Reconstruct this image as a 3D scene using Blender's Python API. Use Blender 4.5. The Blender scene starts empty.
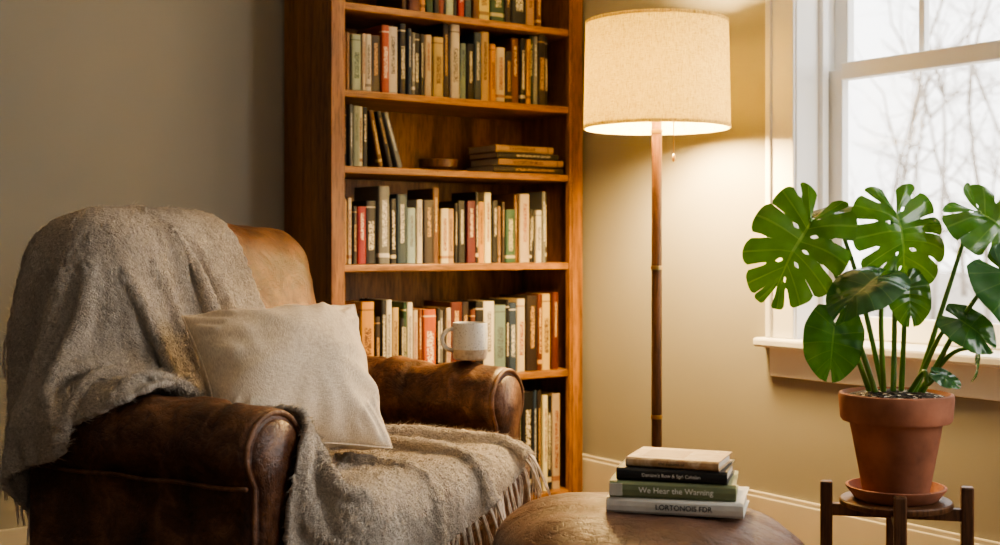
import bpy, math, random
import numpy as np
from mathutils import Vector, Matrix, noise
random.seed(7); np.random.seed(7)
scene=bpy.context.scene
COL=scene.collection
R2=(.816,-.578); F2=(.578,.816)
def at(l,d,z=0.0): return Vector((l*R2[0]+d*F2[0], l*R2[1]+d*F2[1], z))

# ---------------------------------------------------------------- materials
def newmat(name):
    m=bpy.data.materials.new(name); m.use_nodes=True
    nt=m.node_tree; b=nt.nodes['Principled BSDF']
    return m,nt,b
def L(nt,a,b): nt.links.new(a,b)
def ramp(nt,src,stops):
    r=nt.nodes.new('ShaderNodeValToRGB'); L(nt,src,r.inputs[0])
    e=r.color_ramp.elements
    while len(e)<len(stops): e.new(.5)
    for i,(p,c) in enumerate(stops):
        e[i].position=p; e[i].color=(*c,1) if len(c)==3 else c
    return r.outputs[0]
def coords(nt,kind='Object',scale=(1,1,1)):
    tc=nt.nodes.new('ShaderNodeTexCoord'); mp=nt.nodes.new('ShaderNodeMapping')
    mp.inputs['Scale'].default_value=scale
    L(nt,tc.outputs[kind],mp.inputs[0]); return mp.outputs[0]
def noisetex(nt,vec,scale,detail=4,rough=.5,dist=0):
    n=nt.nodes.new('ShaderNodeTexNoise'); n.inputs['Scale'].default_value=scale
    n.inputs['Detail'].default_value=detail; n.inputs['Roughness'].default_value=rough
    n.inputs['Distortion'].default_value=dist
    L(nt,vec,n.inputs['Vector']); return n.outputs[0]
def bump(nt,b,h,strength=.3,dist=.01,prev=None):
    n=nt.nodes.new('ShaderNodeBump'); n.inputs['Strength'].default_value=strength
    n.inputs['Distance'].default_value=dist; L(nt,h,n.inputs['Height'])
    if prev: L(nt,prev,n.inputs['Normal'])
    if b: L(nt,n.outputs[0],b.inputs['Normal'])
    return n.outputs[0]
def mathn(nt,op,a,b=None):
    n=nt.nodes.new('ShaderNodeMath'); n.operation=op
    for i,v in enumerate((a,b)):
        if v is None: continue
        if isinstance(v,(int,float)): n.inputs[i].default_value=v
        else: L(nt,v,n.inputs[i])
    return n.outputs[0]
def mixc(nt,f,a,b):
    n=nt.nodes.new('ShaderNodeMix'); n.data_type='RGBA'
    if isinstance(f,(int,float)): n.inputs[0].default_value=f
    else: L(nt,f,n.inputs[0])
    for i,v in ((6,a),(7,b)):
        if isinstance(v,tuple): n.inputs[i].default_value=(*v,1)
        else: L(nt,v,n.inputs[i])
    return n.outputs[2]
def simple(name,col,rough=.5,var=.12,scale=20,bs=.1,metal=0,coord='Object'):
    m,nt,b=newmat(name); v=coords(nt,coord)
    f=noisetex(nt,v,scale)
    c=ramp(nt,f,[(.3,tuple(x*(1-var) for x in col)),(.7,tuple(min(1,x*(1+var)) for x in col))])
    L(nt,c,b.inputs['Base Color']); b.inputs['Roughness'].default_value=rough
    b.inputs['Metallic'].default_value=metal
    if bs: bump(nt,b,noisetex(nt,v,scale*8),bs,.002)
    return m
def wood(name,dark,light,axis='X',scale=1.,rough=.4):
    m,nt,b=newmat(name)
    s={'X':(1.2,14,14),'Y':(14,1.2,14),'Z':(14,14,1.2)}[axis]
    v=coords(nt,'Object',tuple(x*scale for x in s))
    f=noisetex(nt,v,1.6,8,.62,.6)
    s2=tuple(x*6 for x in s)
    v2=coords(nt,'Object',s2); g=noisetex(nt,v2,2.2,3,.6)
    mid=tuple((a+c)/2 for a,c in zip(dark,light))
    c=ramp(nt,f,[(.3,dark),(.5,mid),(.68,light)])
    c2=ramp(nt,g,[(.36,(.32,.32,.32)),(.52,(1,1,1))])
    n=nt.nodes.new('ShaderNodeMix'); n.data_type='RGBA'; n.blend_type='MULTIPLY'; n.inputs[0].default_value=.7
    L(nt,c,n.inputs[6]); L(nt,c2,n.inputs[7]); L(nt,n.outputs[2],b.inputs['Base Color'])
    b.inputs['Roughness'].default_value=rough
    bump(nt,b,g,.2,.002)
    return m
def leather(name,dark,mid,worn,wear=.5,rough=.38,crk=.3,ms=9,dist=.5,cs=46,cb=.4):
    m,nt,b=newmat(name); v=coords(nt)
    f=noisetex(nt,v,ms,9,.68,dist); f2=noisetex(nt,v,19,9,.72)
    c=ramp(nt,f,[(.34,dark),(.50,mid),(.70,worn)])
    g=nt.nodes.new('ShaderNodeNewGeometry'); sx=nt.nodes.new('ShaderNodeSeparateXYZ'); L(nt,g.outputs['Normal'],sx.inputs[0])
    up=mathn(nt,'MULTIPLY',mathn(nt,'MAXIMUM',sx.outputs[2],0.0),mathn(nt,'MULTIPLY',ramp(nt,f2,[(.44,(0,0,0)),(.64,(1,1,1))]),wear))
    c=mixc(nt,up,c,worn)
    mx=nt.nodes.new('ShaderNodeVectorMath'); mx.operation='ADD'; L(nt,v,mx.inputs[0])
    nz=nt.nodes.new('ShaderNodeTexNoise'); nz.inputs['Scale'].default_value=7; nz.inputs['Detail'].default_value=4; L(nt,v,nz.inputs['Vector'])
    sm=nt.nodes.new('ShaderNodeVectorMath'); sm.operation='SCALE'; L(nt,nz.outputs[1],sm.inputs[0]); sm.inputs['Scale'].default_value=.25
    L(nt,sm.outputs[0],mx.inputs[1])
    vo2=nt.nodes.new('ShaderNodeTexVoronoi'); vo2.feature='DISTANCE_TO_EDGE'; vo2.inputs['Scale'].default_value=cs
    L(nt,mx.outputs[0],vo2.inputs['Vector'])
    crack=ramp(nt,vo2.outputs[0],[(0,(1,1,1)),(.05,(0,0,0))])
    c=mixc(nt,mathn(nt,'MULTIPLY',crack,crk),c,tuple(x*.45 for x in dark))
    L(nt,c,b.inputs['Base Color'])
    rr=ramp(nt,f2,[(.3,(rough-.08,)*3),(.7,(rough+.2,)*3)]); L(nt,rr,b.inputs['Roughness'])
    vo=nt.nodes.new('ShaderNodeTexVoronoi'); vo.feature='DISTANCE_TO_EDGE'; vo.inputs['Scale'].default_value=150; L(nt,v,vo.inputs['Vector'])
    p=bump(nt,None,mathn(nt,'MINIMUM',vo.outputs[0],.2),.3,.003)
    p=bump(nt,None,noisetex(nt,v,11,5,.55,1.2),.45,.02,p)
    p=bump(nt,b,mathn(nt,'MINIMUM',vo2.outputs[0],.08),cb,.014,p)
    return m

M={}
def wallmat(name,col):
    m,nt,b=newmat(name); v=coords(nt)
    f=noisetex(nt,v,1.3,3); c=ramp(nt,f,[(.3,tuple(x*.95 for x in col)),(.7,tuple(x*1.04 for x in col))])
    L(nt,c,b.inputs['Base Color']); b.inputs['Roughness'].default_value=.75
    bump(nt,b,noisetex(nt,v,160,3),.12,.002); return m
M['wall']=wallmat('wall_paint',(.340,.328,.285))
M['ceil']=wallmat('ceiling_paint',(.72,.70,.65))
M['trim']=simple('white_trim_paint',(.90,.895,.87),.4,.03,4,.03)
M['baseboard']=simple('baseboard_paint',(.60,.57,.50),.45,.03,4,.03)
M['floor']=wood('floor_oak',(.10,.05,.025),(.26,.14,.07),'X',1)
M['oakZ']=wood('bookcase_wood_upright',(.11,.042,.013),(.40,.185,.062),'Z',.8)
M['oakX']=wood('bookcase_wood_shelf',(.16,.068,.020),(.48,.235,.08),'X',.8)
M['walnut']=wood('walnut_wood',(.06,.025,.012),(.19,.088,.042),'Z',1.4)
M['stand']=wood('stand_wood',(.065,.028,.013),(.19,.088,.040),'Z',2)
M['leather']=leather('chair_leather',(.034,.014,.008),(.088,.035,.017),(.26,.125,.062),.9,.36,.45)
M['leatherback']=leather('back_leather',(.045,.019,.010),(.115,.048,.022),(.29,.145,.072),.5,.40,.45,10,.3)
M['leatherott']=leather('ottoman_leather',(.075,.038,.026),(.12,.062,.043),(.20,.115,.082),.5,.46,.6,7,0,38,.7)
M['welt']=leather('welt_leather',(.07,.03,.014),(.17,.075,.034),(.34,.18,.09),.4)
M['brass']=simple('aged_brass',(.55,.38,.16),.3,.1,30,0,1)
M['terra']=simple('terracotta',(.31,.125,.07),.88,.34,11,.2)
m,nt,b=newmat('potting_soil'); v=coords(nt)
vo=nt.nodes.new('ShaderNodeTexVoronoi'); vo.inputs['Scale'].default_value=110; L(nt,v,vo.inputs['Vector'])
sp=nt.nodes.new('ShaderNodeSeparateColor'); L(nt,vo.outputs['Color'],sp.inputs[0])
L(nt,ramp(nt,sp.outputs[0],[(.0,(.015,.01,.007)),(.84,(.045,.03,.02)),(.90,(.55,.52,.46))]),b.inputs['Base Color'])
bump(nt,b,vo.outputs['Distance'],.8,.01); b.inputs['Roughness'].default_value=.95; M['soil']=m
m,nt,b=newmat('mug_stoneware'); v=coords(nt)
s=nt.nodes.new('ShaderNodeSeparateXYZ'); L(nt,v,s.inputs[0])
f=mathn(nt,'GREATER_THAN',s.outputs[2],.030)
spk=ramp(nt,noisetex(nt,v,260,2),[(.60,(.70,.68,.62)),(.70,(.28,.26,.23))])
low=ramp(nt,noisetex(nt,v,120,2),[(.4,(.48,.41,.31)),(.7,(.36,.29,.22))])
L(nt,mixc(nt,f,low,spk),b.inputs['Base Color']); b.inputs['Roughness'].default_value=.35; M['mug']=m
M['coffee']=simple('coffee',(.03,.012,.005),.1,.05,5,0)
def fabric(name,c1,c2,sc=260,bs=.5,sheen=.2):
    m,nt,b=newmat(name); v=coords(nt)
    f=noisetex(nt,v,3,5); g=noisetex(nt,coords(nt,'Object',(1,1,8)),sc*.35,3,.6)
    g2=noisetex(nt,coords(nt,'Object',(8,1,1)),sc*.35,3,.6)
    hh=mathn(nt,'ADD',g,g2)
    c=ramp(nt,mathn(nt,'MULTIPLY',hh,.5),[(.38,c1),(.62,c2)])
    L(nt,c,b.inputs['Base Color']); b.inputs['Roughness'].default_value=.9
    b.inputs['Sheen Weight'].default_value=sheen; b.inputs['Sheen Tint'].default_value=(1,.9,.75,1)
    p=bump(nt,None,hh,bs,.003); bump(nt,b,f,.2,.03,p); return m
M['linen']=fabric('linen_cover',(.66,.53,.385),(.90,.77,.59),260)
m,nt,b=newmat('grey_wool'); v=coords(nt)
f=noisetex(nt,v,9,4)
g=noisetex(nt,coords(nt,'UV',(1,2.6,1)),110,4,.6,.6); g2=noisetex(nt,coords(nt,'UV',(2.6,1,1)),110,4,.6,.6)
gg=mathn(nt,'MULTIPLY',mathn(nt,'ADD',g,g2),.5)
h=mathn(nt,'ADD',mathn(nt,'MULTIPLY',f,.3),mathn(nt,'MULTIPLY',gg,.7))
L(nt,ramp(nt,h,[(.38,(.34,.28,.22)),(.5,(.60,.515,.42)),(.62,(.86,.77,.66))]),b.inputs['Base Color'])
b.inputs['Roughness'].default_value=1; b.inputs['Sheen Weight'].default_value=.3; b.inputs['Sheen Roughness'].default_value=.6
b.inputs['Sheen Tint'].default_value=(1,.92,.82,1)
bump(nt,b,gg,1.0,.026); M['wool']=m
m,nt,b=newmat('wool_fibres'); v=coords(nt)
L(nt,ramp(nt,noisetex(nt,v,40,3,.6),[(.36,(.50,.42,.335)),(.64,(.88,.79,.67))]),b.inputs['Base Color']); b.inputs['Roughness'].default_value=1; M['fibre']=m
# lamp shade
m,nt,b=newmat('lamp_shade_linen'); v=coords(nt)
g=noisetex(nt,coords(nt,'Object',(1,1,16)),55,3,.6); g2=noisetex(nt,coords(nt,'Object',(10,10,1)),48,3,.6)
hh=mathn(nt,'MULTIPLY',mathn(nt,'ADD',g,g2),.5)
cc=ramp(nt,hh,[(.39,(.46,.37,.14)),(.56,(.95,.87,.48))])
L(nt,cc,b.inputs['Base Color']); b.inputs['Roughness'].default_value=.9
tr=nt.nodes.new('ShaderNodeBsdfTranslucent'); L(nt,cc,tr.inputs[0])
ms=nt.nodes.new('ShaderNodeMixShader'); ms.inputs[0].default_value=.56
L(nt,b.outputs[0],ms.inputs[1]); L(nt,tr.outputs[0],ms.inputs[2]); L(nt,ms.outputs[0],nt.nodes['Material Output'].inputs[0]); M['shade']=m
m,nt,b=newmat('bulb_glow'); b.inputs['Emission Color'].default_value=(1,.76,.42,1); b.inputs['Emission Strength'].default_value=25; M['bulb']=m
m,nt,b=newmat('window_glass'); nt.nodes.remove(b)
t=nt.nodes.new('ShaderNodeBsdfTransparent'); g=nt.nodes.new('ShaderNodeBsdfGlossy'); g.inputs['Roughness'].default_value=.02
ms=nt.nodes.new('ShaderNodeMixShader'); ms.inputs[0].default_value=.04
L(nt,t.outputs[0],ms.inputs[1]); L(nt,g.outputs[0],ms.inputs[2]); L(nt,ms.outputs[0],nt.nodes['Material Output'].inputs[0]); M['glass']=m
def leafmat(name,c1,c2,tc_,vs=.45,bs=.4,tm=.24):
    m,nt,b=newmat(name); v=coords(nt,'UV')
    s=nt.nodes.new('ShaderNodeSeparateXYZ'); L(nt,v,s.inputs[0])
    ax=mathn(nt,'ABSOLUTE',s.outputs[0])
    mid=mathn(nt,'LESS_THAN',ax,.03)
    saw=mathn(nt,'ABSOLUTE',mathn(nt,'SUBTRACT',mathn(nt,'FRACT',s.outputs[1]),.5))
    vein=mathn(nt,'LESS_THAN',saw,.035)
    f=noisetex(nt,coords(nt),18,4)
    c=ramp(nt,f,[(.3,c1),(.7,c2)])
    mk=mathn(nt,'MAXIMUM',mid,mathn(nt,'MULTIPLY',vein,.6))
    c=mixc(nt,mathn(nt,'MULTIPLY',mk,vs),c,(.24,.38,.10))
    L(nt,c,b.inputs['Base Color']); b.inputs['Roughness'].default_value=.22
    bump(nt,b,saw,bs,.010)
    tr=nt.nodes.new('ShaderNodeBsdfTranslucent'); tr.inputs[0].default_value=(*tc_,1)
    ms=nt.nodes.new('ShaderNodeMixShader'); ms.inputs[0].default_value=tm
    L(nt,b.outputs[0],ms.inputs[1]); L(nt,tr.outputs[0],ms.inputs[2]); L(nt,ms.outputs[0],nt.nodes['Material Output'].inputs[0])
    return m
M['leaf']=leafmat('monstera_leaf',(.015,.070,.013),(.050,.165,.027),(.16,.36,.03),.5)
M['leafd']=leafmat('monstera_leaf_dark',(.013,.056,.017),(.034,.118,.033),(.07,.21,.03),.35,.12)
M['stem']=simple('plant_stem',(.13,.27,.05),.4,.2,10,0)
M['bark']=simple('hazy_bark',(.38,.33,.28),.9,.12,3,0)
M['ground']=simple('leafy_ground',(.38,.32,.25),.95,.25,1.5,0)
m,nt,b=newmat('book_pages')
g=noisetex(nt,coords(nt,'Object',(300,3,3)),3,2); L(nt,ramp(nt,g,[(.35,(.42,.35,.24)),(.6,(.68,.60,.46))]),b.inputs['Base Color']); b.inputs['Roughness'].default_value=.9; M['pages']=m
m,nt,b=newmat('book_pages_flat'); g=noisetex(nt,coords(nt,'Object',(3,3,500)),3,2); L(nt,ramp(nt,g,[(.35,(.42,.34,.24)),(.6,(.74,.67,.55))]),b.inputs['Base Color']); b.inputs['Roughness'].default_value=.9; M['pagesflat']=m

# ---------------------------------------------------------------- mesh helpers
def mk(name,V,Fc,mat=None,parent=None,smooth=True,mats=None,fm=None,uv=None,autosm=None):
    me=bpy.data.meshes.new(name); me.from_pydata([tuple(v) for v in V],[],[tuple(f) for f in Fc])
    if uv is not None:
        ul=me.uv_layers.new(name='UVMap')
        for lp in me.loops: ul.data[lp.index].uv=uv[lp.vertex_index]
    for m_ in (mats or [mat]): me.materials.append(m_)
    if fm is not None: me.polygons.foreach_set('material_index',fm)
    me.polygons.foreach_set('use_smooth',[smooth]*len(me.polygons)); me.update()
    o=bpy.data.objects.new(name,me); COL.objects.link(o)
    if parent: o.parent=parent
    if autosm is not None:
        try: me.set_sharp_from_angle(angle=math.radians(autosm))
        except Exception: pass
    return o
def empty(name,loc=(0,0,0),rz=0,rot=None):
    e=bpy.data.objects.new(name,None); e.empty_display_size=.1; e.location=loc
    e.rotation_euler=rot or (0,0,rz); COL.objects.link(e); return e
def tag(o,label,cat,group=None,kind=None):
    o['label']=label; o['category']=cat
    if group: o['group']=group
    if kind: o['kind']=kind
    return o
def struct(o,label=None,cat=None):
    o['kind']='structure'
    if label: o['label']=label
    if cat: o['category']=cat
    return o
def boxvf(x0,x1,y0,y1,z0,z1,off=0):
    V=[(x,y,z) for x in (x0,x1) for y in (y0,y1) for z in (z0,z1)]
    Fc=[(0,1,3,2),(4,6,7,5),(0,4,5,1),(2,3,7,6),(0,2,6,4),(1,5,7,3)]
    return V,[tuple(i+off for i in f) for f in Fc]
def boxes(name,L_,mat,parent=None,bevel=.003):
    V=[];Fc=[]
    for b_ in L_:
        v,f=boxvf(*b_,off=len(V)); V+=v; Fc+=f
    o=mk(name,V,Fc,mat,parent,False)
    if bevel:
        md=o.modifiers.new('bevel','BEVEL'); md.width=bevel; md.segments=2; md.limit_method='ANGLE'
    return o
def crv(P,n=6):
    P=[Vector(p) for p in P]; out=[]
    for i in range(len(P)-1):
        p0=P[max(i-1,0)];p1=P[i];p2=P[i+1];p3=P[min(i+2,len(P)-1)]
        for k in range(n):
            t=k/n
            out.append(.5*((2*p1)+(p2-p0)*t+(2*p0-5*p1+4*p2-p3)*t*t+(-p0+3*p1-3*p2+p3)*t**3))
    out.append(P[-1]); return out
def tubevf(P,rad,seg=8,closed=False,off=0):
    n=len(P); V=[];Fc=[]
    P=[Vector(p) for p in P]
    if not hasattr(rad,'__len__'): rad=[rad]*n
    T=(P[1]-P[0]).normalized(); a=Vector((0,0,1)) if abs(T.z)<.9 else Vector((1,0,0))
    nn=(a-T*a.dot(T)).normalized()
    for i in range(n):
        if closed: T=(P[(i+1)%n]-P[i-1]).normalized()
        else: T=(P[min(i+1,n-1)]-P[max(i-1,0)]).normalized()
        nn=(nn-T*nn.dot(T)).normalized(); bb=T.cross(nn)
        for k in range(seg):
            an=2*math.pi*k/seg
            V.append(P[i]+(nn*math.cos(an)+bb*math.sin(an))*rad[i])
    m_=n if closed else n-1
    for i in range(m_):
        j=(i+1)%n
        for k in range(seg):
            k2=(k+1)%seg
            Fc.append((off+i*seg+k,off+i*seg+k2,off+j*seg+k2,off+j*seg+k))
    if not closed:
        Fc.append(tuple(off+k for k in range(seg))[::-1]); Fc.append(tuple(off+(n-1)*seg+k for k in range(seg)))
    return V,Fc
def tube(name,P,rad,mat,parent=None,seg=8,closed=False):
    V,Fc=tubevf(P,rad,seg,closed); return mk(name,V,Fc,mat,parent)
def lathe(name,prof,mat,parent=None,seg=48,loc=(0,0,0),autosm=40):
    V=[];Fc=[];n=len(prof)
    for i in range(seg):
        a=2*math.pi*i/seg
        for r,z in prof: V.append((loc[0]+r*math.cos(a),loc[1]+r*math.sin(a),loc[2]+z))
    for i in range(seg):
        j=(i+1)%seg
        for k in range(n-1): Fc.append((i*n+k,j*n+k,j*n+k+1,i*n+k+1))
    if prof[0][0]>1e-4 and prof[-1]!=prof[0]: Fc.append(tuple(i*n for i in range(seg))[::-1])
    if prof[-1][0]>1e-4 and prof[-1]!=prof[0]: Fc.append(tuple(i*n+n-1 for i in range(seg)))
    return mk(name,V,Fc,mat,parent,True,autosm=autosm)
def rbox(name,c,h,r,mat,parent=None,n=22,puff=0,nz=.004,tilt=0,crown=0,plan=0):
    V=[];Fc=[];idx={}
    g=[math.sin(math.pi/2*(-1+2*i/n)) for i in range(n+1)]
    def vert(p):
        key=tuple(round(x,5) for x in p)
        if key in idx: return idx[key]
        q=[p[k]*h[k] for k in range(3)]
        inn=[max(-(h[k]-r),min(h[k]-r,q[k])) for k in range(3)]
        d=Vector([q[k]-inn[k] for k in range(3)])
        d=d.normalized()*r if d.length>0 else d
        w=Vector(inn)+d
        if plan:
            a_,b2=w.x/h[0],w.y/h[1]
            w.x*=1-plan+plan*math.sqrt(max(0,1-b2*b2/2)); w.y*=1-plan+plan*math.sqrt(max(0,1-a_*a_/2))
        if puff:
            for k in range(3):
                a,b_=[j for j in range(3) if j!=k]
                w[k]+= puff[k]*(1-p[a]**2)*(1-p[b_]**2)*(1 if p[k]>0 else -1)*abs(p[k])**3
        if crown: w.z+=crown*(1-(w.y/h[1])**2)*max(0,p[2])
        nv=noise.noise(w*6+Vector(c)*3)*nz+noise.noise(w*19)*nz*.4
        w+=w.normalized()*nv
        if tilt:
            ct,st=math.cos(tilt),math.sin(tilt); w=Vector((w.x*ct-w.z*st,w.y,w.x*st+w.z*ct))
        V.append(w+Vector(c)); idx[key]=len(V)-1; return idx[key]
    for ax in range(3):
        for s in (-1,1):
            for i in range(n):
                for j in range(n):
                    q=[]
                    for a,b_ in ((i,j),(i+1,j),(i+1,j+1),(i,j+1)):
                        p=[0,0,0]; p[ax]=s; p[(ax+1)%3]=g[a]; p[(ax+2)%3]=g[b_]; q.append(vert(p))
                    Fc.append(tuple(q) if s>0 else tuple(q[::-1]))
    return mk(name,V,Fc,mat,parent)

# ---------------------------------------------------------------- room
XW=3.12; YB=4.20; XL=-1.9; YF=-1.6; H=2.6
wy0,wy1,wz0,wz1=1.72,2.767,.70,2.25
WT=.22
o=boxes('wall_right',[(XW,XW+WT,wy1,YB+.2,0,H),(XW,XW+WT,YF,wy0,0,H),(XW,XW+WT,wy0,wy1,0,wz0-.03),(XW,XW+WT,wy0,wy1,wz1,H)],M['wall'],None,0); struct(o)
o=boxes('wall_back',[(XL-.2,XW,YB,YB+.2,0,H)],M['wall'],None,0); struct(o)
o=boxes('wall_left',[(XL-.2,XL,YF,YB,0,H)],M['wall'],None,0); struct(o)
o=boxes('wall_front',[(XL-.2,XW+WT,YF-.2,YF,0,H)],M['wall'],None,0); struct(o)
o=boxes('floor',[(XL-.2,XW+WT,YF-.2,YB+.2,-.1,0)],M['floor'],None,0); struct(o)
o=boxes('ceiling',[(XL-.2,XW+WT,YF-.2,YB+.2,H,H+.1)],M['ceil'],None,0); struct(o)
o=boxes('baseboard_right',[(XW-.016,XW,YF,YB,0,.175),(XW-.022,XW,YF,YB,.0,.02),(XW-.012,XW,YF,YB,.17,.19)],M['baseboard'],None,.004); struct(o)
o=boxes('baseboard_back',[(XL,2.0,YB-.016,YB,0,.10),(XL,2.0,YB-.024,YB,0,.02)],M['baseboard'],None,.004); struct(o)
win=empty('window_1',(XW,wy1,wz0)); struct(win,'white painted double-hung window with wooden sill','window')
def wb(name,L_,mat=M['trim'],bev=.004):
    return boxes(name,[(a-XW,b_-XW,c-wy1,d-wy1,e-wz0,f-wz0) for a,b_,c,d,e,f in L_],mat,win,bev)
wb('casing',[(XW-.02,XW,wy1-.004,wy1+.105,wz0,wz1+.1),(XW-.02,XW,wy0-.105,wy0+.004,wz0,wz1+.1),(XW-.019,XW,wy0,wy1,wz1-.004,wz1+.1),
  (XW-.030,XW,wy1+.085,wy1+.108,wz0,wz1+.1)])
wb('sill',[(XW-.06,XW+.14,wy0-.14,wy1+.135,wz0-.03,wz0)],bev=.008)
wb('apron',[(XW-.018,XW,wy0-.1,wy1+.10,wz0-.125,wz0-.03)])
wb('jamb',[(XW-.01,XW+WT,wy1-.008,wy1+.004,wz0-.01,wz1),(XW-.01,XW+WT,wy0-.004,wy0+.008,wz0-.01,wz1),(XW-.01,XW+WT,wy0,wy1,wz1-.008,wz1+.004),
  (XW+.095,XW+.125,wy1-.026,wy1-.004,wz0,wz1),(XW+.095,XW+.125,wy0+.004,wy0+.026,wz0,wz1),(XW+.14,XW+WT,wy0,wy1,wz0-.035,wz0+.004)])
xs=XW+.135; zm=1.565
wb('lower_sash',[(xs,xs+.035,wy1-.07,wy1-.006,wz0+.002,zm),(xs,xs+.035,wy0+.006,wy0+.07,wz0+.002,zm),(xs+.001,xs+.034,wy0+.07,wy1-.07,wz0+.002,wz0+.075),(xs-.001,xs+.034,wy0+.065,wy1-.065,zm-.035,zm+.02)])
wb('upper_sash',[(xs+.04,xs+.075,wy1-.06,wy1-.006,zm-.03,wz1-.006),(xs+.04,xs+.075,wy0+.006,wy0+.06,zm-.03,wz1-.006),(xs+.041,xs+.074,wy0+.06,wy1-.06,zm-.03,zm+.02),(xs+.041,xs+.074,wy0+.06,wy1-.06,wz1-.06,wz1-.006),
  (xs+.042,xs+.070,2.428-.011,2.428+.011,zm,wz1-.05),(xs+.042,xs+.070,2.08-.011,2.08+.011,zm,wz1-.05)])
wb('glass',[(xs+.016,xs+.018,wy0+.06,wy1-.06,wz0+.07,zm-.03),(xs+.056,xs+.058,wy0+.05,wy1-.05,zm,wz1-.05)],M['glass'],0)

# outside
o=boxes('yard_ground',[(XW+1.0,90,-50,80,-1.3,-1.2)],M['ground'],None,0); tag(o,'pale leaf-littered yard outside the window','ground',kind='structure')
def tree(D,r,hh,seed,th,lean=.07):
    rnd=random.Random(seed); base=at(r*D,D,-1.2)
    V=[];Fc=[]
    def br(p,d,l,rad,dep):
        pts=[p]; q=p.copy(); dd=d.copy()
        for i in range(5):
            dd=(dd+Vector((rnd.uniform(-1,1),rnd.uniform(-1,1),rnd.uniform(-.5,.5)))*(lean*1.5 if dep<1 else .28)).normalized()
            q=q+dd*l/5; pts.append(q.copy())
        v,f=tubevf(pts,[rad*(1-.11*i) for i in range(6)],6 if dep<2 else 4,off=len(V)); V.extend(v); Fc.extend(f)
        if dep<4:
            for k in range(6 if dep==0 else (4 if dep<3 else 3)):
                i=rnd.randint(1,5)
                side=Vector((rnd.uniform(-1,1),rnd.uniform(-1,1),rnd.uniform(-.3,.8))).normalized()
                br(pts[i],(dd*.5+side*.9).normalized(),l*rnd.uniform(.35,.65),rad*.38,dep+1)
            if dep==0: br(pts[5],dd,l*.7,rad*.6,1)
    br(Vector((0,0,0)),Vector((rnd.uniform(-.15,.15),rnd.uniform(-.15,.15),1)).normalized(),hh,th,0)
    o=mk('bare_tree',V,Fc,M['bark']); o.location=base
    tag(o,'leafless winter tree standing in the hazy yard','tree','bare trees outside the window')
for i,(D,r,hh,th) in enumerate([(22,.295,4.5,.05),(25,.385,5,.07),(36,.34,6.5,.09),(40,.42,7,.10),(50,.295,7,.12),(55,.365,8,.13),(70,.325,8.5,.15),(76,.395,9.5,.17)]):
    tree(D,r,hh,200+i,th)

# ---------------------------------------------------------------- bookcase
BX0,BX1,BY0,BY1=2.012,3.090,3.82,4.185
bc=empty('bookcase',(BX0,BY0,0)); tag(bc,'tall orange-brown oak bookcase filled with books in the corner','bookcase')
def bb(name,b_,mat,bev=.003): 
    return boxes(name,[(x[0]-BX0,x[1]-BX0,x[2]-BY0,x[3]-BY0,x[4],x[5]) for x in b_],mat,bc,bev)
TH=.026; HT=2.2
bb('side_panel',[(BX0,BX0+.024,BY0+.02,BY1,0,HT)],M['oakZ'])
bb('side_panel',[(BX1-.024,BX1,BY0+.02,BY1,0,HT)],M['oakZ'])
bb('back_panel',[(BX0+.024,BX1-.024,BY1-.012,BY1-.002,0.02,HT-.02)],M['oakZ'])
bb('stile',[(BX0-.004,BX0+.046,BY0-.004,BY0+.02,0,HT),(BX0+.040,BX0+.054,BY0+.004,BY0+.03,0,HT)],M['oakZ'])
bb('stile',[(BX1-.046,BX1+.004,BY0-.004,BY0+.02,0,HT),(BX1-.054,BX1-.040,BY0+.004,BY0+.03,0,HT)],M['oakZ'])
SH=[.06,.522,.933,1.27,1.53,1.827]
for z in SH:
    bb('shelf',[(BX0+.024,BX1-.024,BY0+.012,BY1-.012,z-TH,z)],M['oakX'],.004)
bb('kick_board',[(BX0+.046,BX1-.046,BY0+.02,BY0+.035,0,.034)],M['oakX'])
bb('crown',[(BX0-.02,BX1+.02,BY0-.02,BY1,HT,HT+.03)],M['oakX'])

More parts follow.
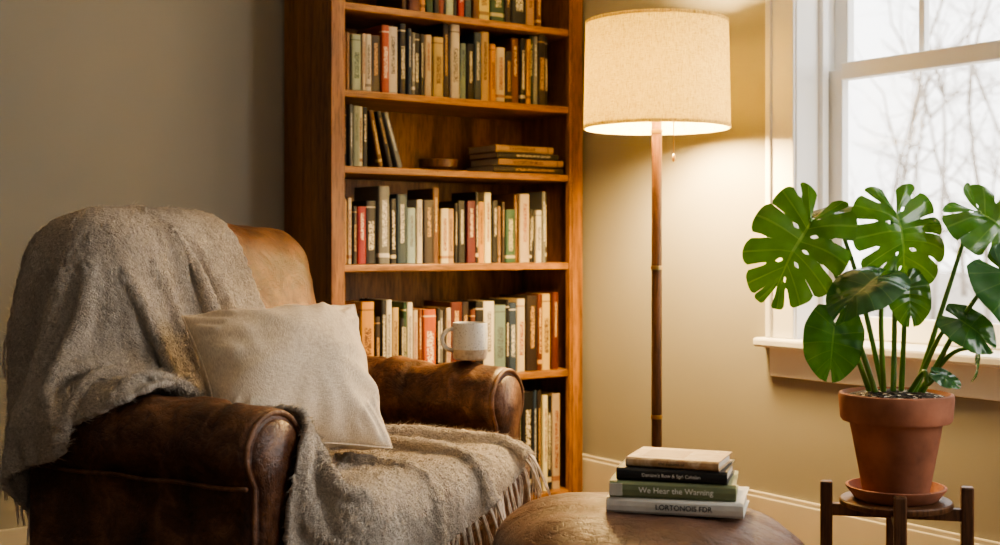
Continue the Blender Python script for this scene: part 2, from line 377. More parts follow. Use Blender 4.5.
PAL={'br':((.13,.045,.018),(.6,.42,.18)),'tan':((.44,.28,.13),(.10,.05,.03)),'lg':((.34,.38,.27),(.08,.12,.08)),'cr':((.62,.52,.35),(.25,.08,.04)),
'wh':((.68,.63,.53),(.10,.09,.09)),'rd':((.36,.055,.025),(.75,.65,.5)),'bk':((.012,.012,.014),(.7,.62,.45)),'bl':((.025,.05,.085),(.65,.62,.55)),
'gy':((.19,.19,.175),(.75,.72,.65)),'or':((.48,.19,.05),(.1,.04,.02)),'gr':((.02,.065,.035),(.6,.5,.3)),'lb':((.22,.31,.32),(.07,.08,.1)),
'dk':((.035,.024,.019),(.5,.30,.12)),'ye':((.56,.39,.14),(.15,.06,.03)),'dr':((.14,.022,.015),(.65,.5,.3)),'pk':((.50,.30,.19),(.15,.05,.04))}
CM={}
def cover(key,style):
    if (key,style) in CM: return CM[(key,style)]
    col,ink=PAL[key]; m,nt,b=newmat('book_cover_%s'%key)
    tc=nt.nodes.new('ShaderNodeTexCoord'); s=nt.nodes.new('ShaderNodeSeparateXYZ'); L(nt,tc.outputs['Generated'],s.inputs[0])
    oi=nt.nodes.new('ShaderNodeObjectInfo')
    x,y,z=s.outputs
    cx=mathn(nt,'ABSOLUTE',mathn(nt,'SUBTRACT',x,.5)); 
    lo,hi=[(.30,.86),(.22,.68),(.42,.88),(.22,.82)][style]
    inz=mathn(nt,'MULTIPLY',mathn(nt,'GREATER_THAN',z,lo),mathn(nt,'LESS_THAN',z,hi))
    inx=mathn(nt,'LESS_THAN',cx,[.17,.25,.16,.21][style])
    cmb=nt.nodes.new('ShaderNodeCombineXYZ'); L(nt,mathn(nt,'MULTIPLY',x,8),cmb.inputs[0]); L(nt,mathn(nt,'MULTIPLY',z,50),cmb.inputs[2]); L(nt,mathn(nt,'MULTIPLY',oi.outputs['Random'],50),cmb.inputs[1])
    nz=noisetex(nt,cmb.outputs[0],1.2,1,.4)
    t=mathn(nt,'MULTIPLY',mathn(nt,'MULTIPLY',mathn(nt,'GREATER_THAN',nz,.47),.95),mathn(nt,'MULTIPLY',inx,inz))
    if style in (1,3):
        bz=mathn(nt,'LESS_THAN',mathn(nt,'ABSOLUTE',mathn(nt,'SUBTRACT',z,[0,.9,0,.11][style])),[0,.010,0,.026][style])
        t=mathn(nt,'MAXIMUM',t,mathn(nt,'MULTIPLY',bz,.75))
    t=mathn(nt,'MULTIPLY',t,mathn(nt,'LESS_THAN',y,.12))
    hs=nt.nodes.new('ShaderNodeHueSaturation'); L(nt,mixc(nt,mathn(nt,'MULTIPLY',noisetex(nt,tc.outputs['Object'],25,4),.45),col,tuple(c*.45 for c in col)),hs.inputs['Color'])
    L(nt,mathn(nt,'ADD',mathn(nt,'MULTIPLY',oi.outputs['Random'],.6),.7),hs.inputs['Value'])
    L(nt,mathn(nt,'ADD',mathn(nt,'MULTIPLY',oi.outputs['Random'],.06),.47),hs.inputs['Hue'])
    L(nt,mixc(nt,t,hs.outputs[0],ink),b.inputs['Base Color']); b.inputs['Roughness'].default_value=.45
    CM[(key,style)]=m; return m
CN={'br':'brown','tan':'tan','lg':'pale green','cr':'cream','wh':'off-white','rd':'red','bk':'black','bl':'dark blue','gy':'grey','or':'orange','gr':'dark green','lb':'light blue','dk':'dark brown','ye':'yellow','dr':'dark red','pk':'salmon'}
def bookmesh(t,h,d):
    e=.0022
    prof=[(-t/2,d),(-t/2,.006),(-t*.42,.002),(-t*.2,0),(t*.2,0),(t*.42,.002),(t/2,.006),(t/2,d)]
    inn=[(-t/2+e,d),(-t/2+e,.008),(-t*.42+e,.005),(-t*.2,.003),(t*.2,.003),(t*.42-e,.005),(t/2-e,.008),(t/2-e,d)]
    n=8; V=[(x,y,0) for x,y in prof]+[(x,y,0) for x,y in inn]+[(x,y,h) for x,y in prof]+[(x,y,h) for x,y in inn]
    Fc=[]
    for i in range(n-1):
        Fc.append((i,i+1,2*n+i+1,2*n+i)); Fc.append((n+i+1,n+i,3*n+i,3*n+i+1))
        Fc.append((i+1,i,n+i,n+i+1)); Fc.append((2*n+i,2*n+i+1,3*n+i+1,3*n+i))
    Fc.append((0,2*n,3*n,n)); Fc.append((2*n+n-1,n-1,2*n-1,4*n-1))
    k=len(Fc); v,f=boxvf(-t/2+e,t/2-e,.006,d-.004,.003,h-.003,off=len(V)); V+=v; Fc+=f
    return V,Fc,[0]*k+[1]*6
def book(t,h,d,key,loc,rot=(0,0,0),group=None,label=None,where='standing upright on the shelf'):
    V,Fc,fm=bookmesh(t,h,d)
    o=mk('book',V,Fc,None,None,False,mats=[cover(key,random.randint(0,3)),M['pages']],fm=fm)
    o.location=loc; o.rotation_euler=rot
    size='thick' if t>.038 else ('slim' if t<.024 else 'hardback')
    tag(o,label or '%s %s book %s'%(size,CN[key],where),'book',group); return o
def row(z,x,keys,x1,hmin,hmax,group,seed,setback=.035):
    rnd=random.Random(seed); ths=[rnd.choice((rnd.uniform(.013,.022),rnd.uniform(.022,.050))) for _ in keys]
    tot=sum(ths)+.0012*len(keys); k=(x1-x)/tot; h=(hmin+hmax)/2
    for i,key in enumerate(keys):
        t=ths[i]*k; h=rnd.uniform(hmin,hmax) if rnd.random()<.8 else h
        book(t,h,rnd.uniform(.15,.19),key,(x+t/2,BY0+setback+rnd.uniform(0,.02),z+.001),(0,0,0),group)
        x+=t+.0012*k
X0=BX0+.066
row(SH[5],2.32,'dk br or gr bk dr lg bk rd bl br ye gr dk bk tan br'.split(),2.93,.20,.27,'books on the top shelf',1)
row(SH[4],X0,'br tan lg cr wh dk rd wh bk bl gy bk bk cr tan dk wh lb bk bl tan or cr dk br bk or gr gy dk bk'.split(),2.97,.19,.272,'books on the second shelf',2)
row(SH[3],X0,'dk gy lg cr bk'.split(),X0+.105,.19,.22,'books on the third shelf',3)
for i,(k,a,xx) in enumerate((('br',.20,2.222),('dk',.25,2.262),('gy',.30,2.300))):
    h=.20; book(.020,h,.16,k,(xx+.011,BY0+.05,SH[3]+.004),(0,-a,0),'books on the third shelf','%s hardback book leaning against its neighbours'%CN[k])
row(SH[2],X0,'tan cr dk rd bk gy bk bl lb wh dk br cr tan bk bk dr bk or cr bk tan dk gr br cr bk bk wh gy bk'.split(),2.965,.195,.272,'books on the fourth shelf',4)
row(SH[1],X0,'wh lg bl or dk bk wh tan bk gr wh cr dr rd bk gy cr br dk br bk wh lb bk bl cr'.split(),2.86,.215,.285,'books on the fifth shelf',5)
row(SH[1],2.862,'dk br tan br'.split(),3.01,.27,.30,'books on the fifth shelf',6)
row(SH[0],2.55,'br gr bk wh tan gy bk dk bk gr bk bl dk cr bk cr'.split(),3.03,.35,.41,'books on the bottom shelf',12)
z=SH[3]+.001
for i,(k,w,t,dx) in enumerate((('dk',.33,.026,.01),('tan',.31,.026,.03),('bk',.29,.022,.025),('tan',.27,.026,.02))):
    book(t,w,.19,k,(2.70+dx,BY0+.045,z+t/2),(0,math.pi/2,0),'stacked books on the third shelf','%s hardback book lying flat in a shelf stack'%CN[k]); z+=t+.001
bo=lathe('wooden_bowl',[(0,0),(.05,0),(.068,.012),(.072,.04),(.066,.041),(.060,.018),(.0,.012)],M['walnut']); bo.location=(2.50,BY0+.10,SH[3]+.001)
tag(bo,'small round dark wooden bowl on the bookcase shelf','bowl')

# ---------------------------------------------------------------- armchair
CHL=at(-.603,3.278,0); CHA=math.radians(-64.4)
AY=.50; RR=.100; HW=.076; ZC=.574; AX0=-.22
ch=empty('armchair',CHL,CHA); tag(ch,'worn dark brown leather club armchair with rolled arms','armchair')
rbox('base',(0.14,0,.22),(.36,.50,.14),.04,M['leather'],ch,n=14)
rbox('seat_cushion',(.165,0,.375),(.415,.402,.085),.06,M['leather'],ch,n=26,puff=(.012,.005,.01))
TILT=math.radians(14)
BKC=(-.20,-.012,.675); BKH=(.125,.437,.365)
rbox('backrest',BKC,BKH,.115,M['leatherback'],ch,n=34,puff=(.035,.0,.0),tilt=TILT,crown=.03,nz=.018)
def armprof(rr,hw,zc,zb,n=28):
    P=[]; a0=-math.acos(hw/rr)
    for i in range(n+1):
        a=a0+(math.pi-2*a0)*i/n; P.append((rr*math.cos(a),zc+rr*math.sin(a)))
    for z_ in (.42,.33,.24,.16,zb): P.append((-hw,z_))
    P.append((0,zb))
    for z_ in (zb,.16,.24,.33,.42): P.append((hw,z_))
    return P
AP=armprof(RR,HW,ZC,.08)
def offs(P,e):
    n=len(P); out=[]
    for i in range(n):
        a=Vector(P[i-1]); b_=Vector(P[(i+1)%n]); t=(b_-a).normalized(); nn=Vector((t.y,-t.x))
        out.append((P[i][0]-nn.x*e,P[i][1]-nn.y*e))
    return out
def arm(y):
    V=[];Fc=[]; r=.022
    S=[(AX0+r*(1-math.cos(math.pi/2*k/6)), r*(1-math.sin(math.pi/2*k/6))) for k in range(7)]
    S+=[(AX0+.022+(.412-AX0-.022)*i/60,0) for i in range(1,60)]
    S+=[(.435-r*(1-math.cos(math.pi/2*k/6)), r*(1-math.sin(math.pi/2*k/6))) for k in range(6,-1,-1)]
    n=len(AP)
    for x,e in S:
        for (py,pz) in offs(AP,e):
            w=Vector((x,py+y,pz)); dv=Vector((0,py,pz-.5)).normalized()
            am=.012*min(1,max(0,(.40-x)/.08)) if x>AX0+.04 else .0
            cr=.007*max(0,math.sin(x*46+5*noise.noise(w*6)))**6*(1 if pz>.5 else 0)*min(1,am*90)
            w+=dv*(noise.noise(w*7)*am+noise.noise(w*20)*am*.4-cr)
            if pz>.6: w.z-=.010*((x-.0)/.4)**2
            V.append(w)
    for i in range(len(S)-1):
        for k in range(n):
            k2=(k+1)%n; Fc.append((i*n+k,(i+1)*n+k,(i+1)*n+k2,i*n+k2))
    Fc.append(tuple(range(n))); Fc.append(tuple((len(S)-1)*n+k for k in range(n))[::-1])
    a=mk('arm',V,Fc,M['leather'],ch)
    pr=offs(AP,.012); tube('arm_piping',[(.434,py+y,pz-(.008 if pz>.6 else 0)) for py,pz in pr],.0065,M['welt'],a,8,True)
    pr=offs(AP,.026); n=len(pr)
    V=[(.432,py+y,pz-.008) for py,pz in pr]+[(.446,py*.90+y,pz*.99-.004) for py,pz in pr]; Fc=[(k,n+k,n+(k+1)%n,(k+1)%n) for k in range(n)]+[tuple(n+k for k in range(n))[::-1]]
    mk('arm_facing',V,Fc,M['leather'],a)
    s=-1 if y<0 else 1
    tube('arm_piping',[(AX0+.02+(.41-AX0)*i/20,y+s*(HW+.005),.505+.002*math.sin(i)) for i in range(21)],.005,M['welt'],a)
arm(-AY); arm(AY)
for x in (-.16,.42):
    for y in (-.44,.44):
        lathe('leg',[(0,0),(.018,0),(.028,.05),(.03,.085),(0,.085)],M['walnut'],ch,16,(x,y,0))

# ---------------------------------------------------------------- draped cloth (position based)
def s_box(p,c,h,r):
    q=np.abs(p-np.array(c))-(np.array(h)-r)
    return np.linalg.norm(np.maximum(q,0),axis=-1)+np.minimum(q.max(-1),0)-r
AXC=(AX0+.435)/2; AXH=(.435-AX0)/2+.012
def sdf(p):
    d=s_box(p,(0.14,0,.22),(.36,.50,.14),.04)
    d=np.minimum(d,s_box(p,(.17,0,.375),(.425,.41,.098),.07))
    q=p-np.array(BKC); ct,st=math.cos(-TILT),math.sin(-TILT)
    q2=np.stack([q[...,0]*ct-q[...,2]*st,q[...,1],q[...,0]*st+q[...,2]*ct],-1)
    d=np.minimum(d,s_box(q2,(.0,0,.015),(.152,BKH[1]+.008,.383),.12))
    for y in (-AY,AY):
        d=np.minimum(d,s_box(p,(AXC,y,.33),(AXH,HW+.006,.24),.04))
        rr=np.sqrt((p[...,1]-y)**2+(p[...,2]-ZC)**2)
        dx=np.abs(p[...,0]-AXC)-AXH+.03; dr=rr-(RR+.008)+.03
        d=np.minimum(d,np.sqrt(np.maximum(dx,0)**2+np.maximum(dr,0)**2)+np.minimum(np.maximum(dx,dr),0)-.03)
    return np.minimum(d,p[...,2])
def grad(p,e=.002):
    g=np.empty_like(p)
    for k in range(3):
        o_=np.zeros(3); o_[k]=e; g[...,k]=sdf(p+o_)-sdf(p-o_)
    return g/np.maximum(np.linalg.norm(g,axis=-1,keepdims=True),1e-9)
NU,NV=112,64; LV=1.02
path=[(-.52,.20),(-.54,1.0),(-.44,1.13),(-.26,1.13),(-.12,.98),(-.02,.60),(.10,.53),(.59,.54),(.665,.48),(.69,.04)]
seg=[math.dist(path[i],path[i+1]) for i in range(len(path)-1)]; cum=np.concatenate([[0],np.cumsum(seg)])
S0=.76; S1=cum[-1]-.415
SK=.22
LU=(S1-S0)*1.01
du=LU/(NU-1); dv=LV/(NV-1); sc_=LU/(S1-S0)
X=np.zeros((NU,NV,3))
def sm01(t): t=max(0,min(1,t)); return t*t*(3-2*t)
for i in range(NU):
    for j in range(NV):
        w=j*dv; tt=w/LV
        s=S0+i*du/sc_+(tt-.5)*SK
        x=np.interp(s,cum,[p[0] for p in path]); z=np.interp(s,cum,[p[1] for p in path])
        b_=sm01((s-(cum[3]+.05)-.18*sm01((tt-.4)/.4))/.60)
        fold=.056*math.sin(w*2*math.pi/.20+.9*math.sin(i*.07)+.4)+.014*math.sin(w*2*math.pi/.083+i*.06)
        yu=-.07-w*.72+.03*math.sin(i*.12); zu=z+.02; xo=0
        if s<cum[2] : xo=-abs(fold)*1.2-.02
        elif s<cum[3]: zu+=fold+.03
        else: xo=fold*1.1+.05; zu+=fold*.6
        if yu<-.50: ex=-.50-yu; yu=-.50-ex*.7; zu-=ex*.8
        e=sm01((-.30-yu)/.16)
        if s>cum[3]:
            k_=sm01((s-cum[3])/.35)
            xo+=.26*e*k_
            floor_=.715-.9*max(0,-.56-yu)
            zu=zu*(1-e*k_)+max(zu,floor_)*e*k_
        wd=sm01((s-cum[6]-.05)/.40)
        yl=.365-(.72+.18*wd)*tt; zl=z+(.050-.012*wd)*math.sin(tt*2*math.pi*4.2+1.6*math.sin(i*.07)+1.0)+.014*math.sin(tt*2*math.pi*9.+i*.2)+.055
        if yl<-.34 and x<.47: zl+=(-.34-yl)*1.8
        xl=x+(.04*math.sin(tt*26+1) if s>cum[7] else 0)+.03*math.sin(tt*5)
        X[i,j]=((x+xo)*(1-b_)+xl*b_, yu*(1-b_)+yl*b_, zu*(1-b_)+zl*b_)
TH_=.013
P=X.copy()
def proj(A,B,rest,k):
    d=B-A; l=np.linalg.norm(d,axis=-1,keepdims=True)+1e-9
    c=d*((l-rest)/l*(.5*k)); A+=c; B-=c
skd=SK/(NV-1)
dA=math.hypot(dv,du+skd); dB=math.hypot(dv,du-skd); dvs=math.hypot(dv,skd)
def iterate(X):
    for o_ in (0,1):
        n=(NU-o_)//2; proj(X[o_:o_+2*n:2],X[o_+1:o_+2*n:2],du,1)
        n=(NV-o_)//2; proj(X[:,o_:o_+2*n:2],X[:,o_+1:o_+2*n:2],dvs,1)
    for o_ in (0,1):
        n=(NU-o_)//2
        proj(X[o_:o_+2*n:2,:-1],X[o_+1:o_+2*n:2,1:],dA,.15)
        proj(X[o_:o_+2*n:2,1:],X[o_+1:o_+2*n:2,:-1],dB,.15)
    for (A,B,rs) in ((X[:-2],X[2:],2*du),(X[:,:-2],X[:,2:],2*dvs)):
        d=B-A; l=np.linalg.norm(d,axis=-1,keepdims=True)+1e-9
        c=d*(np.minimum(l-rs*.95,0)/l*.5*.2); A+=c; B-=c
def collide(X,Pv,fr):
    d=sdf(X); m_=d<TH_
    if m_.any():
        p=X[m_]; g=grad(p); p=p+g*np.minimum(TH_-d[m_],.03)[:,None]
        mv=p-Pv[m_]; vn=(mv*g).sum(-1,keepdims=True)*g; vt=mv-vn
        p=p-vt*fr; X[m_]=p
for st in range(150):
    vel=(X-P)*.92; ln=np.linalg.norm(vel,axis=-1,keepdims=True)+1e-9; vel*=np.minimum(1,.02/ln)
    P=X.copy(); X=X+vel; X[...,2]-=.0009
    for it in range(14):
        iterate(X)
        if it%4==3: collide(X,P,.4)
    collide(X,P,.8)
V=[tuple(p) for p in X.reshape(-1,3)]
UVc=[(i*du,j*dv) for i in range(NU) for j in range(NV)]
Fc=[(i*NV+j,(i+1)*NV+j,(i+1)*NV+j+1,i*NV+j+1) for i in range(NU-1) for j in range(NV-1)]
tb=empty('throw_blanket',CHL,CHA); tag(tb,'fringed taupe wool throw draped over the leather armchair','blanket')
th=mk('blanket_cloth',V,Fc,M['wool'],tb,uv=UVc)
md=th.modifiers.new('sub','SUBSURF'); md.levels=1; md.render_levels=2
md=th.modifiers.new('sol','SOLIDIFY'); md.thickness=.014; md.offset=0
tx=bpy.data.textures.new('wool_clouds','CLOUDS'); tx.noise_scale=.018; tx.noise_depth=2
md=th.modifiers.new('disp','DISPLACE'); md.texture=tx; md.strength=.012; md.mid_level=.5; md.texture_coords='LOCAL'
nf=120000
fi=np.random.randint(0,NU-1,nf); fj=np.random.randint(0,NV-1,nf); fu=np.random.rand(nf,1); fv=np.random.rand(nf,1)
A=X[fi,fj];B=X[fi+1,fj];C=X[fi,fj+1];Dd=X[fi+1,fj+1]
base=(A*(1-fu)+B*fu)*(1-fv)+(C*(1-fu)+Dd*fu)*fv
tu=B-A; tv=C-A; nrm=np.cross(tu,tv); nrm/=np.linalg.norm(nrm,axis=1,keepdims=True)+1e-9
sg=np.where(np.random.rand(nf,1)<.5,1,-1); nrm*=sg
tu/=np.linalg.norm(tu,axis=1,keepdims=True)+1e-9
rv=np.random.randn(nf,3); rv-= (rv*nrm).sum(1,keepdims=True)*nrm; rv/=np.linalg.norm(rv,axis=1,keepdims=True)+1e-9
rv=rv*.7+tu*.9
ln=np.random.uniform(.006,.022,(nf,1))
b0=base+nrm*.006; tip=b0+rv*ln+nrm*np.random.uniform(.001,.009,(nf,1)); side=np.cross(rv,nrm); side/=np.linalg.norm(side,axis=1,keepdims=True)+1e-9
VV=np.stack([b0-side*.0006,b0+side*.0006,tip],1).reshape(-1,3)
me=bpy.data.meshes.new('wool_pile'); me.vertices.add(nf*3); me.vertices.foreach_set('co',VV.astype(np.float32).ravel())
me.loops.add(nf*3); me.loops.foreach_set('vertex_index',np.arange(nf*3,dtype=np.int32))
me.polygons.add(nf); me.polygons.foreach_set('loop_start',np.arange(0,nf*3,3,dtype=np.int32))
try: me.polygons.foreach_set('loop_total',np.full(nf,3,dtype=np.int32))
except Exception: pass
me.update(calc_edges=True); me.materials.append(M['fibre'])
wp=bpy.data.objects.new('wool_pile',me); COL.objects.link(wp); wp.parent=tb; wp['kind']='stuff'
FV=[];FF=[]
for row_,prev in ((X[0],X[2]),(X[-1],X[-3])):
    for t in np.linspace(0.3,NV-1.3,46):
      sw=np.array((random.uniform(-.02,.14),random.uniform(-.14,.14),0)); ll=random.uniform(.011,.015)
      for tw in range(2):
        j=int(t); f=t-j; a=row_[j]*(1-f)+row_[j+1]*f; b_=prev[j]*(1-f)+prev[j+1]*f
        d=(a-b_); d/=np.linalg.norm(d); pts=[]; q=a+np.array((0,.003*(tw*2-1),0))
        for k in range(9):
            pts.append(q.copy()); d=d*.75+sw+np.array((random.uniform(-.1,.1),random.uniform(-.1,.1),-.42)); d/=np.linalg.norm(d)
            q=q+d*ll; dd=sdf(q[None])[0]
            if dd<.008: q=q+grad(q[None])[0]*(.008-dd)
        v,f_=tubevf(pts,[.0028]*7+[.002,.001],5,off=len(FV)); FV+=v; FF+=f_
fr=mk('fringe',FV,FF,M['fibre'],tb); fr['kind']='stuff'

# ---------------------------------------------------------------- pillow
PW=.222; PH=.206
def edge(u,v):
    k=1-.04*(abs(u*v))**5
    return (u*PW*(1-.11*(1-v*v)*abs(u)**2)*k, v*PH*(1-.11*(1-u*u)*abs(v)**2)*k)
def pillow():
    n=64; V=[];Fc=[]; idx={}
    for s in (1,-1):
        for i in range(n+1):
            for j in range(n+1):
                u=-1+2*i/n; v=-1+2*j/n
                if s==-1 and (i in(0,n) or j in (0,n)): idx[(s,i,j)]=idx[(1,i,j)]; continue
                x,y=edge(u,v)
                t=.126*((1-abs(u)**2.2)*(1-abs(v)**2.2))**.60
                q=Vector((x*5,y*5,s*3)); t*=1+.14*noise.noise(q)
                a=math.atan2(v,u); rr=max(abs(u),abs(v))
                wr=.009*noise.noise(Vector((x*11,y*11,s)))+.009*math.sin(a*13+3*noise.noise(q))*rr**3+.014*math.sin(56*(x+.6*y)+5*noise.noise(q*1.6))*max(0,noise.noise(q*1.1+Vector((5,5,5))))
                if abs(u*v)>.4: wr+=.005*math.sin(26*(abs(u)-abs(v)))
                z=s*(t+wr*min(1,t*26))+.022*u*v
                V.append(Vector((x,y,z))); idx[(s,i,j)]=len(V)-1
    for s in (1,-1):
        for i in range(n):
            for j in range(n):
                q=(idx[(s,i,j)],idx[(s,i+1,j)],idx[(s,i+1,j+1)],idx[(s,i,j+1)]); Fc.append(q if s>0 else q[::-1])
    return V,Fc
V,Fc=pillow()
pl=mk('throw_pillow',V,Fc,M['linen']); tag(pl,'square natural linen cushion leaning in the leather armchair','cushion')
pts=[]
for k in range(32): pts.append((-1+2*k/32,-1))
for k in range(32): pts.append((1,-1+2*k/32))
for k in range(32): pts.append((1-2*k/32,1))
for k in range(32): pts.append((-1,1-2*k/32))
tube('seam',[(*[c*1.003 for c in edge(u,v)],.022*u*v) for u,v in pts],.0022,M['linen'],pl,6,True)
def frame(yv,zv):
    z_=zv.normalized(); y_=(yv-z_*yv.dot(z_)).normalized(); x_=y_.cross(z_)
    return Matrix((x_,y_,z_)).transposed()
tilt=math.radians(41)
nh=at(.54,-.84,0); nh.normalize()
nv=nh*math.cos(tilt)+Vector((0,0,math.sin(tilt)))
Mt=frame(Vector((0,0,1)),nv)@Matrix.Rotation(math.radians(-2),3,'Z')
pl.matrix_world=Matrix.Translation(at(-.492,2.98,.692))@Mt.to_4x4()

# ---------------------------------------------------------------- mug
mg=lathe('coffee_mug',[(0,0),(.040,0),(.046,.004),(.049,.02),(.049,.101),(.0475,.104),(.045,.101),(.045,.012),(0,.010)],M['mug'])
mg.location=at(-.084,3.563,.679)
tag(mg,'speckled grey stoneware mug on the chair arm','mug')
hp=[]; ang=math.atan2(R2[1],R2[0])+math.pi+.25
for k in range(13):
    a=math.pi*(.5+k/12); r_=.047-math.cos(a)*.033 ; hp.append((math.cos(ang)*(r_),math.sin(ang)*r_,.057+.030*math.sin(a)))
tube('mug_handle',hp,.0062,M['mug'],mg,10)
lathe('coffee',[(0,.080),(.0445,.080)],M['coffee'],mg,32)

# ---------------------------------------------------------------- ottoman and book stack
OC=at(.314,2.70,0); ot=empty('ottoman',OC,math.radians(-28)); tag(ot,'rounded brown leather ottoman with stacked books on top','ottoman')
def ottocushion(hx,hy,zc,hz):
    V=[];Fc=[];na=128;nr=56
    for i in range(nr+1):
        ph=-math.pi/2+math.pi*i/nr
        cr,sz=abs(math.cos(ph))**.58,math.copysign(abs(math.sin(ph))**.80,math.sin(ph))
        for k in range(na):
            a=2*math.pi*k/na; c,s=math.cos(a),math.sin(a)
            cx,sy=math.copysign(abs(c)**.68,c),math.copysign(abs(s)**.68,s)
            w=Vector((hx*cr*cx,hy*cr*sy,hz*sz))
            # gathered creases running in from the edge
            ed=max(0,min(1,(cr-.62)/.38))*(1 if sz>0 else .3)
            cre=-.010*ed*max(0,math.sin(a*13+3*noise.noise(Vector((c*2,s*2,0)))))**5
            nn=noise.noise(w*5+Vector((3,1,2)))*.014+noise.noise(w*13)*.005
            w.z+=nn+cre; w.x*=1+.02*nn; w.z+=zc; V.append(w)
    for i in range(nr):
        for k in range(na):
            k2=(k+1)%na; Fc.append((i*na+k,i*na+k2,(i+1)*na+k2,(i+1)*na+k))
    return V,Fc
V,Fc=ottocushion(.325,.350,.312,.130)
mk('cushion',V,Fc,M['leatherott'],ot)
pp_=[]
for k in range(96):
    a=2*math.pi*k/96; c,s=math.cos(a),math.sin(a)
    pp_.append((.322*math.copysign(abs(c)**.68,c),.347*math.copysign(abs(s)**.68,s),.335))
tube('ottoman_piping',pp_,.0055,M['welt'],ot,8,True)
rbox('ottoman_base',(0,0,.14),(.27,.29,.07),.03,M['leatherott'],ot,n=12,plan=.5)
for x in (-.17,.17):
    for y in (-.17,.17): lathe('leg',[(0,0),(.016,0),(.024,.075),(0,.075)],M['walnut'],ot,16,(x,y,0))

def txt(s,size,mat,parent,loc,rot,name='title',ax='CENTER',off=0):
    cu=bpy.data.curves.new('t','FONT'); cu.body=s; cu.size=size; cu.align_x=ax; cu.align_y='CENTER'; cu.extrude=.0003; cu.offset=off
    t=bpy.data.objects.new('t',cu); COL.objects.link(t); dg=bpy.context.evaluated_depsgraph_get()
    me=bpy.data.meshes.new_from_object(t.evaluated_get(dg)); bpy.data.objects.remove(t)
    me.materials.clear(); me.materials.append(mat)
    o=bpy.data.objects.new(name,me); COL.objects.link(o); o.parent=parent; o.location=loc; o.rotation_euler=rot; return o
def plainmat(name,c,r=.5): return simple(name,c,r,.08,30,.03)
inkd=plainmat('ink_dark',(.02,.02,.02)); inkl=plainmat('ink_light',(.92,.90,.82))
def flatbook(w,t,d,colm,z,loc,rz,spine=None,ink=None,label='',sz=.5,ax='CENTER',tx=0,off=0):
    e=empty('book',(loc.x,loc.y,z),rz); tag(e,label,'book','stacked books on the ottoman')
    b_=.0020; n=7; Fc=[]
    prof=[(d,0),(.006,0),(.001,t*.18),(0,t*.5),(.001,t*.82),(.006,t),(d,t)]
    inn=[(d,b_),(.008,b_),(.004,t*.22),(.003,t*.5),(.004,t*.78),(.008,t-b_),(d,t-b_)]
    V=[(-w/2,y,z_) for y,z_ in prof]+[(-w/2,y,z_) for y,z_ in inn]+[(w/2,y,z_) for y,z_ in prof]+[(w/2,y,z_) for y,z_ in inn]
    for i in range(n-1):
        Fc.append((i+1,i,2*n+i,2*n+i+1)); Fc.append((n+i,n+i+1,3*n+i+1,3*n+i)); Fc.append((i,i+1,n+i+1,n+i)); Fc.append((2*n+i+1,2*n+i,3*n+i,3*n+i+1))
    Fc.append((0,n,3*n,2*n)); Fc.append((n-1,3*n-1,4*n-1,2*n-1))
    mk('cover',V,Fc,colm,e,False)
    boxes('pages',[(-w/2+.005,w/2-.005,.005,d-.005,b_,t-b_)],M['pagesflat'],e,0)
    if spine: txt(spine,t*sz,ink,e,(tx,-.0012,t*.5),(math.pi/2,0,0),'spine_title',ax,off)
    return e
sr=math.atan2(R2[1],R2[0])-math.radians(14)
base=at(.355,2.60,0); zz=.4465
cw=plainmat('cover_grey_white',(.68,.66,.60)); cg=plainmat('cover_olive',(.22,.25,.13)); cb=plainmat('cover_black',(.018,.018,.018)); 
m,nt,b=newmat('cover_printed_tan'); f=noisetex(nt,coords(nt,'Object',(1,2,1)),12,5,.6,1.5)
L(nt,ramp(nt,f,[(.35,(.58,.40,.22)),(.5,(.45,.27,.13)),(.62,(.66,.52,.34))]),b.inputs['Base Color']); ct_=m
flatbook(.280,.031,.19,cw,zz,base,sr-.01,'LORTONOIS FDR',inkd,'grey-white hardback at the bottom of the ottoman stack',.48,tx=.02,off=.0001); zz+=.032
bk=flatbook(.258,.033,.18,cg,zz,base+at(-.003,.006),sr+.03,'We Hear the Warning',inkl,'olive green hardback with pale spine lettering',.50,tx=.008,off=.0001); zz+=.034
boxes('spine_label',[(-.129,-.102,-.0012,.002,.004,.029)],plainmat('label_grey',(.6,.58,.5)),bk,0)
flatbook(.228,.025,.17,cb,zz,base+at(-.004,.012),sr-.03,"Damion's Row & Sgri Cahalan",inkl,'black hardback with pale spine lettering',.40); zz+=.026
e=flatbook(.195,.019,.15,ct_,zz,base+at(-.002,.020),sr-.12,'the autumn of',inkd,'tan paperback with printed cover on top of the stack',.5)
boxes('cover_picture',[(-.07,.02,.03,.12,.0185,.0193)],plainmat('picture_brown',(.36,.19,.08)),e,0)

# ---------------------------------------------------------------- floor lamp
LP=at(.505,4.10,0); lp=empty('floor_lamp',LP); tag(lp,'lit floor lamp with linen drum shade and walnut pole','lamp')
lathe('base',[(0,0),(.14,0),(.142,.008),(.138,.018),(.03,.026),(.018,.04),(0,.04)],M['walnut'],lp)
lathe('pole',[(0,.03),(.0165,.03),(.0165,1.40),(0,1.40)],M['walnut'],lp,24)
for z_ in (.44,.92,1.36):
    lathe('brass_ring',[(.0166,0),(.019,.001),(.019,.012),(.0166,.013)],M['brass'],lp,24,(0,0,z_))
lathe('socket',[(0,1.40),(.012,1.40),(.012,1.43),(.02,1.435),(.02,1.49),(0,1.49)],M['brass'],lp,20)
lathe('shade',[(.235,1.378),(.2355,1.381),(.229,1.715),(.227,1.718),(.225,1.715),(.2315,1.381),(.235,1.378)],M['shade'],lp,96)
lathe('shade_trim',[(.2365,1.374),(.2368,1.384),(.2315,1.384),(.2315,1.374),(.2365,1.374)],M['shade'],lp,96)
lathe('shade_trim',[(.2300,1.710),(.2298,1.720),(.2245,1.720),(.2245,1.710),(.2300,1.710)],M['shade'],lp,96)
V=[];Fc=[]
